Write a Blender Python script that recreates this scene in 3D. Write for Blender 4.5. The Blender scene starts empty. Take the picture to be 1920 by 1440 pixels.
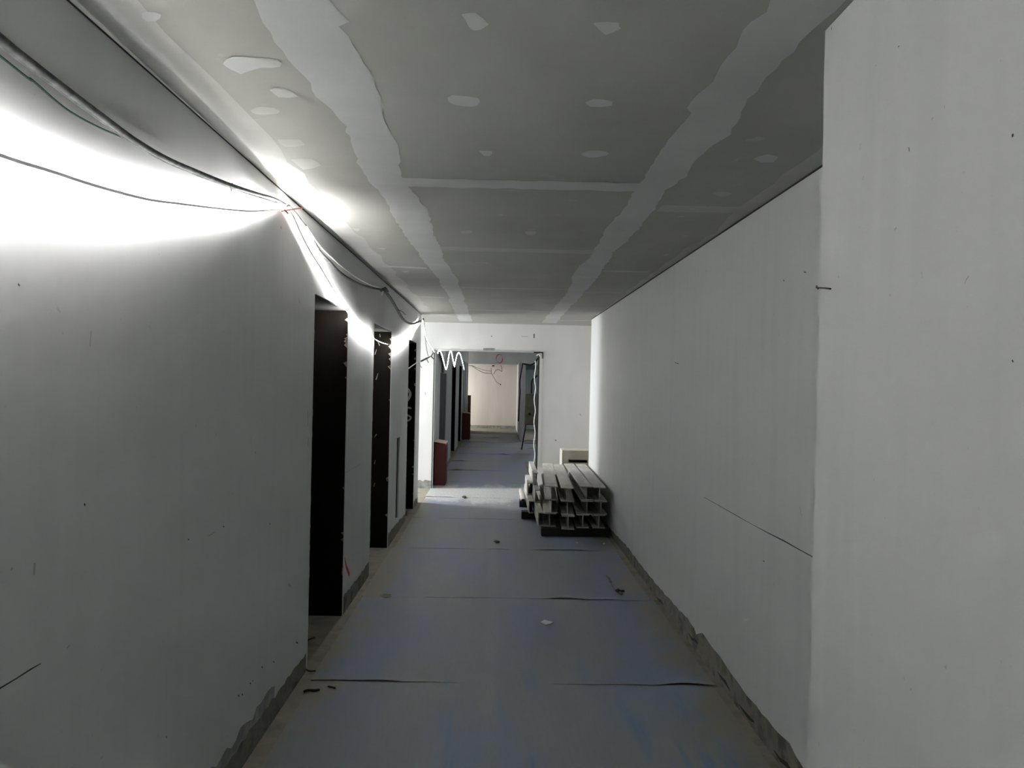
import bpy, bmesh, math, random
from mathutils import Vector, Matrix
random.seed(7)
C = bpy.context.scene
col = C.collection

# ---------------------------------------------------------------- camera
F = 1400.0; EYE = 1.55
YAW, PITCH, ROLL = 0.01972, -0.00224, 0.02146
cy, sy = math.cos(YAW), math.sin(YAW); cp, sp = math.cos(PITCH), math.sin(PITCH)
fw = Vector((sy*cp, cy*cp, sp)); rt = Vector((cy, -sy, 0)); up = rt.cross(fw)
cr, sr = math.cos(ROLL), math.sin(ROLL)
RT = cr*rt + sr*up; UP = -sr*rt + cr*up
cam = bpy.data.cameras.new('camera'); camo = bpy.data.objects.new('camera', cam); col.objects.link(camo)
mw = Matrix(((RT.x, UP.x, -fw.x, 0), (RT.y, UP.y, -fw.y, 0), (RT.z, UP.z, -fw.z, EYE), (0, 0, 0, 1)))
camo.matrix_world = mw
cam.sensor_width = 36; cam.lens = F/1920*36; cam.clip_start = 0.02
C.camera = camo
EYEV = Vector((0, 0, EYE))

def at(px, py, ax, v):
    "point where the view ray of a photo pixel meets the plane axis=v"
    d = RT*((px-960)/F) + UP*(-(py-720)/F) + fw
    return EYEV + d*((v-EYEV[ax])/d[ax])

# ---------------------------------------------------------------- light and exposure
STRIP = 85.0          # emission of the light strip diodes
STRIP_FAR = 24.0
DAY = 40.0            # daylight from the side passage
DAY_FAR = 16.0
w = bpy.data.worlds.new('world'); C.world = w; w.use_nodes = True
w.node_tree.nodes['Background'].inputs[0].default_value = (0.75, 0.85, 1, 1)
w.node_tree.nodes['Background'].inputs[1].default_value = 0.05
def area(name, loc, rot, sx, sz, power, color=(1, 1, 1)):
    l = bpy.data.lights.new(name, 'AREA'); l.shape = 'RECTANGLE'; l.size = sx; l.size_y = sz
    l.energy = power; l.color = color
    o = bpy.data.objects.new(name, l); col.objects.link(o); o.location = loc; o.rotation_euler = rot
    return o
area('daylight_side_passage', (-3.7, 10.40, 1.85), (0, math.radians(-66), 0), 0.9, 0.6, DAY, (0.96, 0.98, 1.0))
area('fill_right_passage', (3.7, 10.15, 1.5), (0, math.radians(90), 0), 1.6, 0.7, 5.0, (1, 0.99, 0.96))  # added unseen fill lamp, brightens the right part of the cross wall
area('daylight_far_passage', (-2.4, 24.2, 1.2), (0, math.radians(-90), 0), 2.0, 0.9, DAY_FAR, (1, 0.96, 0.9))
area('fill_far_room', (1.7, 21.5, 2.85), (0, 0, 0), 0.6, 0.6, 7.0, (0.93, 0.98, 1.0))  # added unseen fill lamp, lifts the dark area right of the far partition
C.view_settings.view_transform = 'Standard'; C.view_settings.look = 'None'
C.view_settings.gamma = 1; C.view_settings.exposure = 2.45
C.view_settings.use_curve_mapping = False

# ---------------------------------------------------------------- dimensions
ZC = 2.3887            # ceiling
XL = -0.981            # left wall face
XR = 1.197             # right wall face
XP = 0.75; YP = 1.74   # near right pier
YE = 10.75             # cross wall with the opening
YLE = 9.50             # end of the left wall
YRE = 9.60             # end of the right wall
YB = -3.2              # wall behind the camera
XF = -0.92             # left wall of the far corridor
YF = 24.9              # far wall
ZF = 2.95

# ---------------------------------------------------------------- materials
def mat(name, color, rough=0.8, metal=0, emit=None, strength=0):
    m = bpy.data.materials.new(name); m.use_nodes = True
    b = m.node_tree.nodes['Principled BSDF']
    b.inputs['Base Color'].default_value = (*color, 1); b.inputs['Roughness'].default_value = rough
    b.inputs['Metallic'].default_value = metal
    b.inputs['Specular IOR Level'].default_value = 0.3
    if emit:
        b.inputs['Emission Color'].default_value = (*emit, 1); b.inputs['Emission Strength'].default_value = strength
    return m
def noisy(name, stops, scale=(1, 1, 1), nscale=3, detail=6, rough=0.85, bump=0.0, bscale=60, lo=.35, hi=.65, spots=None):
    """procedural colour: noise -> ramp of colours; optional sparse dark spots; fine bump"""
    m = mat(name, stops[0], rough); nt = m.node_tree; N = nt.nodes; L = nt.links
    b = N['Principled BSDF']
    tc = N.new('ShaderNodeTexCoord'); mp = N.new('ShaderNodeMapping'); mp.inputs['Scale'].default_value = scale
    L.new(tc.outputs['Object'], mp.inputs[0])
    n = N.new('ShaderNodeTexNoise'); n.inputs['Scale'].default_value = nscale; n.inputs['Detail'].default_value = detail
    L.new(mp.outputs[0], n.inputs['Vector'])
    r = N.new('ShaderNodeValToRGB'); e = r.color_ramp.elements
    e[0].position = lo; e[1].position = hi
    e[0].color = (*stops[0], 1); e[1].color = (*stops[-1], 1)
    for i, s in enumerate(stops[1:-1]):
        x = e.new(lo+(hi-lo)*(i+1)/(len(stops)-1)); x.color = (*s, 1)
    L.new(n.outputs['Fac'], r.inputs[0]); out = r.outputs[0]
    if spots:
        sc, thr, c2, amt = spots
        v = N.new('ShaderNodeTexNoise'); v.inputs['Scale'].default_value = sc; v.inputs['Detail'].default_value = 3
        L.new(tc.outputs['Object'], v.inputs['Vector'])
        q = N.new('ShaderNodeValToRGB'); q.color_ramp.elements[0].position = thr; q.color_ramp.elements[1].position = thr+.05
        q.color_ramp.elements[1].color = (amt, amt, amt, 1)
        L.new(v.outputs['Fac'], q.inputs[0])
        mx = N.new('ShaderNodeMix'); mx.data_type = 'RGBA'
        L.new(q.outputs[0], mx.inputs[0]); L.new(out, mx.inputs[6]); mx.inputs[7].default_value = (*c2, 1); out = mx.outputs[2]
    L.new(out, b.inputs['Base Color'])
    if bump:
        n2 = N.new('ShaderNodeTexNoise'); n2.inputs['Scale'].default_value = bscale; n2.inputs['Detail'].default_value = 4
        L.new(tc.outputs['Object'], n2.inputs['Vector'])
        bp = N.new('ShaderNodeBump'); bp.inputs['Strength'].default_value = bump; bp.inputs['Distance'].default_value = .01
        L.new(n2.outputs['Fac'], bp.inputs['Height']); L.new(bp.outputs[0], b.inputs['Normal'])
    return m

M = {}
M['wall'] = noisy('skim_coat', [(.60, .606, .603), (.625, .63, .625), (.612, .617, .613)], (3.5, 3.5, .35), 2.2, 5, .75, .12, 14, spots=(34, .735, (.33, .33, .31), .5))
M['wall_warm'] = noisy('skim_coat_cream', [(.60, .56, .52), (.68, .64, .60)], (2, 2, .4), 1.5, 4, .8)
M['wall_blue'] = noisy('grey_blue_plaster', [(.30, .36, .38), (.42, .47, .48)], (1, 1, .4), 2, 4)
M['end_wall'] = noisy('skim_coat_end', [(.70, .70, .685), (.76, .76, .745)], (2, 2, .8), 1.6, 5, .8, .1, 18)
M['board'] = noisy('gypsum_board_paper', [(.345, .342, .313), (.385, .38, .352)], (1, 1, 1), 1.8, 5, .9, spots=(9, .70, (.46, .455, .43), .5))
M['putty'] = noisy('joint_putty', [(.49, .50, .49), (.545, .55, .54)], (1, 1, 1), 3.5, 6, .85, .1, 25)
M['putty_thin'] = noisy('joint_putty_thin', [(.42, .42, .395), (.48, .48, .455)], (1, 1, 1), 4, 6, .88)
M['gap'] = mat('shadow_gap', (.035, .035, .035), .9)
M['raw'] = noisy('bare_cement', [(.10, .095, .08), (.20, .19, .16), (.155, .145, .12)], (1, 1, 1), 9, 6, .95, .4, 40)
M['raw_thin'] = noisy('bare_cement_thin', [(.22, .22, .20), (.38, .38, .36)], (1, 1, 1), 14, 6, .95, .2, 40)
M['mark'] = mat('pencil_mark', (.06, .06, .06), .8)
M['mark_soft'] = mat('scuff_mark', (.43, .43, .425), .8)
M['red'] = mat('red_spray_paint', (.55, .03, .03), .7)
M['pink'] = mat('red_spray_mist', (.50, .24, .22), .7)
M['redring'] = mat('red_ring_paint', (.62, .07, .12), .7)
M['concrete'] = noisy('concrete_floor', [(.165, .15, .12), (.225, .21, .17), (.19, .175, .14)], (1, 1, 1), 5, 7, .9, .3, 50, spots=(60, .72, (.15, .14, .12), .8))
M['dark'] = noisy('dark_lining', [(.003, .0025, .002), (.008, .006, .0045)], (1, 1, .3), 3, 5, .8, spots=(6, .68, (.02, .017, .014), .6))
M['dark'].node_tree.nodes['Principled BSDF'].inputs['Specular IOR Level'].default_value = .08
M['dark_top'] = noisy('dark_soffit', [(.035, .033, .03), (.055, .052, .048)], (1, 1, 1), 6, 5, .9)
M['chalk'] = mat('chalk', (.65, .64, .62), .9)
M['chip'] = mat('plaster_chip', (.55, .55, .52), .9)
M['steel'] = noisy('dusty_grey_steel', [(.37, .36, .335), (.48, .465, .43), (.43, .42, .39)], (2, .6, 2), 5, 6, .75, .1, 80)
M['timber'] = noisy('dark_timber', [(.010, .009, .008), (.022, .02, .016)], (1, 8, 1), 6, 6, .9)
M['card'] = noisy('beige_board', [(.47, .44, .36), (.55, .52, .44)], (1, 1, 1), 4, 5, .85)
M['maroon'] = noisy('maroon_metal', [(.07, .009, .011), (.10, .014, .016)], (1, 1, 1), 3, 4, .5)
M['pinktop'] = mat('dusty_pink_top', (.52, .40, .38), .8)
M['black'] = mat('black_rubber', (.015, .015, .015), .7)
M['cable'] = noisy('dusty_black_cable', [(.04, .042, .042), (.12, .12, .118)], (1, 1, 1), 30, 5, .7, lo=.4, hi=.7)
M['green'] = mat('green_wire', (.05, .11, .08), .6)
M['wirered'] = mat('red_wire', (.35, .06, .05), .6)
M['grey_plastic'] = mat('glowing_silicone_strip', (.35, .35, .34), .6, 0, (1, 1, 1), .03)
M['white_wire'] = mat('white_cord', (.75, .75, .72), .6)
M['led'] = mat('led_face', (1, 1, 1), .5, 0, (1.0, 1.0, 0.985), STRIP)
M['led_far'] = mat('led_face_far', (1, 1, 1), .5, 0, (1.0, 1.0, 0.985), STRIP_FAR)
M['leaf'] = noisy('blue_grey_door', [(.012, .02, .02), (.03, .045, .045)], (1, 1, .4), 5, 5, .6)
M['boxgrey'] = noisy('grey_green_enamel', [(.085, .085, .068), (.12, .12, .095)], (1, 1, 1), 6, 5, .6, spots=(8, .6, (.17, .155, .06), .6))
M['brown'] = noisy('brown_board', [(.11, .085, .045), (.16, .13, .07)], (1, 1, .4), 4, 5, .8)
M['paper'] = mat('white_paper', (.62, .62, .60), .9)
M['beam'] = noisy('grey_plaster_beam', [(.40, .41, .41), (.47, .48, .48)], (1, 1, 1), 2, 4)

# floor covering: blue film under grey-brown dust, streaked along the walking direction
def sheet_material():
    m = mat('blue_floor_protection', (.2, .22, .25), .62); nt = m.node_tree; N = nt.nodes; L = nt.links
    b = N['Principled BSDF']; g = N.new('ShaderNodeNewGeometry')
    def noise(scale, ns, det=5, rough=.5):
        mp = N.new('ShaderNodeMapping'); mp.inputs['Scale'].default_value = scale; L.new(g.outputs['Position'], mp.inputs[0])
        n = N.new('ShaderNodeTexNoise'); n.inputs['Scale'].default_value = ns; n.inputs['Detail'].default_value = det
        n.inputs['Roughness'].default_value = rough; L.new(mp.outputs[0], n.inputs['Vector']); return n.outputs['Fac']
    def ramp(f, a, c, va=0, vb=1):
        r = N.new('ShaderNodeMapRange'); r.inputs[1].default_value = a; r.inputs[2].default_value = c
        r.inputs[3].default_value = va; r.inputs[4].default_value = vb; r.interpolation_type = 'SMOOTHSTEP'
        L.new(f, r.inputs[0]); return r.outputs[0]
    def mix(f, c1, c2):
        x = N.new('ShaderNodeMix'); x.data_type = 'RGBA'; L.new(f, x.inputs[0])
        for i, c in ((6, c1), (7, c2)):
            if isinstance(c, tuple): x.inputs[i].default_value = (*c, 1)
            else: L.new(c, x.inputs[i])
        return x.outputs[2]
    sg = N.new('ShaderNodeSeparateXYZ'); L.new(g.outputs['Position'], sg.inputs[0]); sy_ = sg.outputs[1]
    big = ramp(noise((1.1, .45, 1), 1.3, 3), .38, .62)
    c = mix(big, (.18, .20, .215), (.155, .19, .285))
    st = ramp(noise((4.5, .5, 1), 1.6, 6, .6), .53, .68)
    fade = ramp(sy_, 5.0, 2.6)
    mu = N.new('ShaderNodeMath'); mu.operation = 'MULTIPLY'; L.new(st, mu.inputs[0]); L.new(fade, mu.inputs[1])
    c = mix(mu.outputs[0], c, (.085, .17, .32))
    # dust pushed to both edges
    sx = N.new('ShaderNodeSeparateXYZ'); L.new(g.outputs['Position'], sx.inputs[0])
    wob = ramp(noise((1.5, 1.1, 1), 2, 5), .2, .8, -.16, .16)
    ad = N.new('ShaderNodeMath'); ad.operation = 'ADD'; L.new(sx.outputs[0], ad.inputs[0]); L.new(wob, ad.inputs[1])
    ab = N.new('ShaderNodeMath'); ab.operation = 'SUBTRACT'; L.new(ad.outputs[0], ab.inputs[0]); ab.inputs[1].default_value = .1
    a2 = N.new('ShaderNodeMath'); a2.operation = 'ABSOLUTE'; L.new(ab.outputs[0], a2.inputs[0])
    c = mix(ramp(a2.outputs[0], .80, 1.04), c, (.20, .188, .155))
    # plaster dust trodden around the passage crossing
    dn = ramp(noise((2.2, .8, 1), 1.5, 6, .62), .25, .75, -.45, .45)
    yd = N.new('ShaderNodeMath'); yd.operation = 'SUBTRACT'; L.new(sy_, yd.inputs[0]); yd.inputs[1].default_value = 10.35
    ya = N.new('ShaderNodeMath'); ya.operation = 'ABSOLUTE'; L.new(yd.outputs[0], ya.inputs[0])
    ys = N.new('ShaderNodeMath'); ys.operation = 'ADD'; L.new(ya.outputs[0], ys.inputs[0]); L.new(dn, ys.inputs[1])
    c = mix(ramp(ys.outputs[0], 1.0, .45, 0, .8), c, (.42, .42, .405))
    # a worn pale line down the middle
    cl = N.new('ShaderNodeMath'); cl.operation = 'ABSOLUTE'; L.new(sx.outputs[0], cl.inputs[0])
    c = mix(ramp(cl.outputs[0], 0.07, .0, 0, .2), c, (.27, .275, .265))
    fine = ramp(noise((9, 1.2, 1), 6, 8, .7), .35, .75, 0, .5)
    c = mix(fine, c, (.165, .17, .17))
    L.new(c, b.inputs['Base Color'])
    b.inputs['Roughness'].default_value = .55
    return m
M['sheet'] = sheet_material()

# ---------------------------------------------------------------- mesh building
class MB:
    def __init__(s): s.v = []; s.f = []; s.m = []; s.mats = []
    def mi(s, m):
        if m not in s.mats: s.mats.append(m)
        return s.mats.index(m)
    def add(s, vs, fs, m):
        o = len(s.v); s.v += [tuple(v) for v in vs]
        for f in fs: s.f.append([o+i for i in f]); s.m.append(s.mi(m))
    def box(s, x0, x1, y0, y1, z0, z1, m):
        s.add([(x0,y0,z0),(x1,y0,z0),(x1,y1,z0),(x0,y1,z0),(x0,y0,z1),(x1,y0,z1),(x1,y1,z1),(x0,y1,z1)],
              [(3,2,1,0),(4,5,6,7),(0,1,5,4),(1,2,6,5),(2,3,7,6),(3,0,4,7)], m)
    def poly(s, pts, m): s.add(pts, [list(range(len(pts)))], m)
    def tube(s, pts, r, m, n=8, cap=True):
        pts = [Vector(p) for p in pts]; rings = []
        rr = r if isinstance(r, (list, tuple)) else [r]*len(pts)
        ref = None
        for i, p in enumerate(pts):
            t = (pts[min(i+1, len(pts)-1)]-pts[max(i-1, 0)]).normalized()
            if ref is None: ref = t.cross(Vector((0, 0, 1)) if abs(t.z) < .9 else Vector((1, 0, 0))).normalized()
            ref = (ref-t*ref.dot(t)).normalized(); q = t.cross(ref)
            rings.append([p+(ref*math.cos(a)+q*math.sin(a))*rr[i] for a in [2*math.pi*k/n for k in range(n)]])
        vs = [v for R in rings for v in R]; fs = []
        for i in range(len(pts)-1):
            for k in range(n): fs.append((i*n+k, i*n+(k+1) % n, (i+1)*n+(k+1) % n, (i+1)*n+k))
        if cap: fs.append(list(range(n))[::-1]); fs.append([(len(pts)-1)*n+k for k in range(n)])
        s.add(vs, fs, m)
    def stroke(s, pts, wd, nrm, m, off=.001):
        "flat painted line lying on a surface with normal nrm"
        nrm = Vector(nrm); pts = [Vector(p)+nrm*off for p in pts]; L_ = []; R_ = []
        for i, p in enumerate(pts):
            t = (pts[min(i+1, len(pts)-1)]-pts[max(i-1, 0)]).normalized(); q = t.cross(nrm).normalized()
            ww = wd[i] if isinstance(wd, (list, tuple)) else wd
            L_.append(p+q*ww/2); R_.append(p-q*ww/2)
        k = len(pts); s.add(L_+R_, [(i, i+1, k+i+1, k+i) for i in range(k-1)], m)
    def build(s, name, parent=None, smooth=False, loc=None, bevel=0, label=None, cat=None, group=None, kind=None):
        me = bpy.data.meshes.new(name)
        off = Vector(loc) if loc is not None else Vector((0, 0, 0))
        me.from_pydata([tuple(Vector(v)-off) for v in s.v], [], s.f)
        for m in s.mats: me.materials.append(M[m])
        me.polygons.foreach_set('material_index', s.m)
        if smooth: me.polygons.foreach_set('use_smooth', [True]*len(s.f))
        me.update(); me.validate()
        o = bpy.data.objects.new(name, me); col.objects.link(o)
        if parent is not None:
            o.parent = parent
            o.location = off-parent.location if loc is not None else (-parent.location if parent.parent is None else Vector((0, 0, 0)))
        else: o.location = off
        if bevel:
            b = o.modifiers.new('bevel', 'BEVEL'); b.width = bevel; b.segments = 2; b.limit_method = 'ANGLE'
        tag(o, label, cat, group, kind)
        return o
def tag(o, label=None, cat=None, group=None, kind=None):
    if label: o['label'] = label
    if cat: o['category'] = cat
    if group: o['group'] = group
    if kind: o['kind'] = kind
def empty(name, loc, label, cat, group=None):
    o = bpy.data.objects.new(name, None); col.objects.link(o); o.location = loc; o.empty_display_size = .1
    tag(o, label, cat, group); return o
def spline(pts, n=6):
    "Catmull-Rom through the points"
    P = [Vector(p) for p in pts]; P = [P[0]*2-P[1]]+P+[P[-1]*2-P[-2]]; out = []
    for i in range(1, len(P)-2):
        a, b, c, d = P[i-1:i+3]
        for k in range(n):
            t = k/n; out.append(.5*((2*b)+(c-a)*t+(2*a-5*b+4*c-d)*t*t+(3*b-a-3*c+d)*t**3))
    out.append(P[-2]); return out
def onL(px, py, off=0): return at(px, py, 0, XL+off)
def onR(px, py, off=0): return at(px, py, 0, XR-off)
def onC(px, py, off=0.0012): return at(px, py, 2, ZC-off)
def onF(px, py, z=0.0): return at(px, py, 2, z)
def rnd(a, b): return random.uniform(a, b)
def jag(pts, amp, step, axis):
    "roughen a polyline: subdivide and displace along one axis"
    out = []
    for a, b in zip(pts, pts[1:]):
        a = Vector(a); b = Vector(b); n = max(1, int((b-a).length/step))
        for k in range(n):
            p = a.lerp(b, k/n); 
            if k or True: p[axis] += rnd(-amp, amp)
            out.append(p)
    out.append(Vector(pts[-1])); return out

# ================================================================ SETTING
# ---- floor slab
b = MB(); b.box(-4.2, 4.0, YB-.2, YF+.3, -.12, 0, 'concrete'); b.build('floor', kind='structure')

# ---- ceiling with putty seams and screw spots
b = MB()
b.box(-4.2, 4.0, YB-.2, YE+.2, ZC, ZC+.12, 'board')
def band(l, r, m, off=.0012):
    l = [onC(*p, off) for p in l]; r = [onC(*p, off) for p in r]
    n = 170; ph = [rnd(0, 6) for _ in range(4)]
    def jj(k, q): return rnd(-.007, .007)+.009*math.sin(k*.37+ph[q % 4])*math.sin(k*.11+ph[(q+1) % 4])
    def ev(pl, t):
        L = [0]
        for p, q in zip(pl, pl[1:]): L.append(L[-1]+(q-p).length)
        d = t*L[-1]
        for i in range(len(pl)-1):
            if d <= L[i+1] or i == len(pl)-2: return pl[i].lerp(pl[i+1], (d-L[i])/max(1e-6, L[i+1]-L[i]))
    L_ = [ev(l, k/n)+Vector((jj(k, 1), 0, 0)) for k in range(n+1)]; R_ = [ev(r, k/n)+Vector((jj(k, 9), 0, 0)) for k in range(n+1)]
    L_ = [Vector((L_[0].x, -2.9, L_[0].z)), Vector((L_[0].x-.03, -.2, L_[0].z))]+L_
    R_ = [Vector((R_[0].x, -2.9, R_[0].z)), Vector((R_[0].x+.02, -.2, R_[0].z))]+R_
    k = len(L_)
    b.add(L_+R_, [(i+1, i, k+i, k+i+1) for i in range(k-1)], m)
band([(480,0),(513,61),(535,99),(568,144),(590,182),(646,232),(665,276),(671,306),(706,353),(740,409),(778,469),(811,508),(839,552),(850,580),(861,602)],
     [(618,0),(640,17),(661,41),(635,44),(662,66),(693,149),(723,226),(737,248),(748,287),(753,331),(786,381),(806,398),(811,431),(833,486),(858,525),(867,552),(886,603)], 'putty')
band([(1441,0),(1430,33),(1386,55),(1405,60),(1391,77),(1352,133),(1325,166),(1281,199),(1297,210),(1248,271),(1225,309),(1203,342),(1176,381),(1151,409),(1115,469),(1076,514),(1065,547),(1032,585),(1016,605)],
     [(1560,20),(1501,83),(1463,127),(1391,199),(1363,254),(1308,298),(1286,331),(1247,359),(1236,381),(1214,403),(1198,431),(1148,475),(1126,514),(1093,552),(1060,585),(1043,606)], 'putty')
l = [(1529,282),(1474,326),(1408,375),(1391,386),(1341,436),(1281,469),(1231,508),(1198,530),(1109,598)]
L_ = [onC(*p) for p in l]; L_ = [Vector((L_[0].x, -2.9, L_[0].z)), Vector((L_[0].x-.01, 2.2, L_[0].z))]+L_
L_ = jag(L_, .012, .12, 0); L_ = [p for p in L_ if p.x < XR-.01]
k = len(L_); R_ = [Vector((XR, p.y, p.z)) for p in L_]
b.add(L_+R_, [(i+1, i, k+i, k+i+1) for i in range(k-1)], 'putty_thin')
# along the left wall (thin putty)
pts = [Vector((XL+.16, y, ZC-.0012)) for y in (-2.9, 0, 2, 4, 6, 8, YLE)]; pts = jag(pts, .02, .15, 0)
k = len(pts); R_ = [Vector((XL, p.y, p.z)) for p in pts]
b.add(R_+pts, [(i+1, i, k+i, k+i+1) for i in range(k-1)], 'putty_thin')
def cross(p0, p1, wd, m='putty_thin'):
    a = onC(*p0, .0018); c = onC(*p1, .0018); n = 24
    A = [a.lerp(c, k/n)+Vector((0, -wd/2+rnd(-.008, .008), 0)) for k in range(n+1)]
    B = [a.lerp(c, k/n)+Vector((0, wd/2+rnd(-.008, .008), 0)) for k in range(n+1)]
    b.add(A+B, [(i, n+1+i, n+2+i, i+1) for i in range(n)], m)
cross((757,342), (1203,352), .13, 'putty'); cross((826,466), (1113,473), .13)
cross((860,539), (1067,543), .05); cross((878,581), (1034,584), .10)
cross((1236,391), (1391,394), .12); cross((1131,508), (1215,510), .06); cross((1093,548), (1165,549), .06)
cross((717,499), (800,503), .07, 'putty'); cross((778,556), (833,558), .08); cross((792,584), (850,586), .1)
cross((1045,601), (1110,601), .14)
def blob(pxs, m='putty'):
    P = [onC(*p, .002) for p in pxs]; P = [v+Vector((rnd(-.004, .004), rnd(-.004, .004), 0)) for v in spline(P+[P[0]], 2)[:-1]]
    b.poly(P, m)
for pl in ([(865,28),(889,25),(917,47),(891,58),(878,47)], [(1110,43),(1137,40),(1159,44),(1164,54),(1137,65)],
           [(839,190),(847,178),(894,183),(899,190),(889,200),(855,198)], [(1097,192),(1115,185),(1147,190),(1143,199),(1110,200)],
           [(899,282),(921,284),(919,292),(908,292)], [(1090,288),(1104,283),(1138,284),(1137,292),(1104,295)],
           [(415,120),(440,107),(480,108),(520,112),(525,126),(490,128),(450,138)], [(503,168),(530,165),(558,180),(525,183)],
           [(262,25),(290,22),(302,35),(280,42)], [(1415,297),(1437,290),(1458,295),(1450,304),(1425,304)]):
    blob(pl)
for pl in ([(470,206),(495,200),(526,208),(510,215),(480,214)], [(1335,363),(1355,359),(1372,364),(1355,369)], [(930,402),(945,402),(940,405)],
           [(1036,402),(1052,402),(1044,405)], [(862,434),(882,432),(885,437),(868,438)], [(985,434),(1005,434),(1000,441),(988,440)],
           [(890,492),(915,492),(912,494)], [(660,428),(676,430),(668,434)], [(706,465),(725,465),(720,468)], [(752,508),(768,508),(760,511)],
           [(1270,405),(1284,405),(1277,408)], [(1278,440),(1290,442),(1282,445)], [(1240,478),(1256,476),(1250,480)],
           [(545,300),(585,298),(600,310),(570,318)], [(520,262),(560,262),(570,272),(535,275)]):
    blob(pl, 'putty_thin')
b.stroke([Vector((-.10+.35*math.sin(i), -1.5+i*.3, ZC)) for i in range(1)]*2, .001, (0, 0, -1), 'board') if False else None
b.build('ceiling', kind='structure')

# ---- right wall
b = MB(); b.box(XR, XR+.2, YP-.5, YRE, 0, ZC, 'wall')
b.stroke([(XR, 1.0, ZC-.006), (XR, YRE, ZC-.006)], .010, (-1, 0, 0), 'gap', .002)
# bare cement along the foot, ragged upper edge from the photo
e = [(1181,1030),(1187,1040),(1235,1100),(1264,1133),(1290,1160),(1302,1176),(1306,1190),(1318,1188),(1344,1223),(1358,1240),(1392,1293),(1410,1312),(1439,1350),(1481,1395),(1507,1437)]
E_ = [onR(*p) for p in e]; E_ = [Vector((XR, 1.0, .16)), Vector((XR, 2.2, .14))]+E_[::-1]+[Vector((XR, 7.6, .07)), Vector((XR, YRE, .06))]
E_ = jag(E_, .007, .06, 2)
k = len(E_); G_ = [Vector((XR-.002, p.y, 0)) for p in E_]; E_ = [Vector((XR-.002, p.y, max(.02, p.z))) for p in E_]
b.add(E_+G_, [(i, i+1, k+i+1, k+i) for i in range(k-1)], 'raw')
for y0, h in ((3.35, .03), (3.7, .035), (4.3, .05), (2.9, .03), (2.6, .04), (5.2, .02)):
    b.stroke([(XR, y0+q*.07, h+rnd(-.012, .012)) for q in range(4)], [.006, .02, .016, .004], (-1, 0, 0), 'gap', .003)
b.stroke([onR(*p) for p in ((1320,932),(1380,966),(1412,984),(1440,999),(1470,1014),(1500,1031),(1524,1044))], [.002, .0035, .002, .004, .006, .004, .004], (-1, 0, 0), 'mark')
for p, dx, dy in (((1265,680),8,2), ((1431,1052),3,1), ((1469,525),2,2), ((1508,510),4,1), ((1270,930),3,10), ((1500,950),3,18), ((1290,884),2,10)):
    b.stroke([onR(*p), onR(p[0]+dx, p[1]+dy)], .004, (-1, 0, 0), 'mark_soft' if dy > 5 else 'mark')
b.build('wall_right', kind='structure')
# near pier on the right
b = MB(); ed = []
zs = [i*ZC/40 for i in range(41)]
for z in zs: ed.append(Vector((XP, YP+rnd(-.0025, .0025), z)))
vs = []
for i, z in enumerate(zs):
    vs += [(XP, YB, z), (XP, ed[i].y-.004, z), (XP+.004, ed[i].y, z), (XR+.2, YP, z)]
for i in range(40):
    o = i*4; b.add([], [], 'wall')
    for k_ in range(3): b.f.append([o+k_, o+k_+1, o+k_+5, o+k_+4]); b.m.append(b.mi('wall'))
b.v = vs
onP = lambda x, y: at(x, y, 0, XP)
for p, q, wd, m in (((1705,276),(1706,284),.0022,'mark'), ((1560,50),(1560,56),.0022,'mark'), ((1620,330),(1618,338),.0025,'mark_soft'), ((1682,427),(1678,431),.004,'mark_soft'),
                 ((1900,251),(1900,257),.004,'mark'), ((1901,676),(1899,678),.004,'mark'), ((1818,517),(1813,524),.002,'mark_soft'), ((1813,524),(1810,532),.002,'mark_soft'),
                 ((1750,220),(1748,226),.003,'mark_soft'), ((1687,86),(1685,88),.002,'mark'), ((1644,122),(1642,124),.002,'mark_soft'), ((1710,1290),(1708,1294),.002,'mark_soft'), ((1772,198),(1772,203),.002,'mark_soft')):
    b.stroke([onP(*p), onP(*q)], wd, (-1, 0, 0), m)
b.build('wall_right_pier', kind='structure')

# ---- left wall with three doorways and a tall slot
D = [(4.00, 4.90, 2.00), (5.92, 6.90, 1.995), (8.24, 9.02, 2.00)]
SL = (7.42, 7.64, .145, .972)
b = MB(); T = XL-.2
def wall_seg(y0, y1, z0=0, z1=ZC): b.box(T, XL, y0, y1, z0, z1, 'wall')
wall_seg(YB, D[0][0]); wall_seg(D[0][0], D[0][1], D[0][2]); wall_seg(D[0][1], D[1][0]); wall_seg(D[1][0], D[1][1], D[1][2])
wall_seg(D[1][1], SL[0]); wall_seg(SL[0], SL[1], 0, SL[2]); wall_seg(SL[0], SL[1], SL[3]); b.box(T, XL-.17, SL[0], SL[1], SL[2], SL[3], 'gap')
b.box(XL-.165, XL-.02, SL[1]-.006, SL[1], SL[2], SL[3], 'gap'); wall_seg(SL[1], D[2][0]); wall_seg(D[2][0], D[2][1], D[2][2]); wall_seg(D[2][1], YLE)
b.stroke([(XL, YB, ZC-.006), (XL, YLE, ZC-.004)], .006, (1, 0, 0), 'gap', .002)
def foot(y0, y1, h0, h1, m='raw', off=.002, amp=.012):
    P = jag([Vector((0, y0, h0)), Vector((0, y1, h1))], amp, .05, 2)
    k = len(P); A = [Vector((XL+off, p.y, max(.01, p.z))) for p in P]; G = [Vector((XL+off, p.y, 0)) for p in P]
    b.add(A+G, [(i+1, i, k+i, k+i+1) for i in range(k-1)], m)
foot(YB, 3.4, .17, .15, 'raw_thin', .0015, .02); foot(YB, 3.96, .13, .10)
foot(4.92, 5.90, .12, .11); foot(6.92, SL[0], .13, .11); foot(SL[0], 8.22, .11, .09); foot(9.04, YLE, .09, .07)
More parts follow.
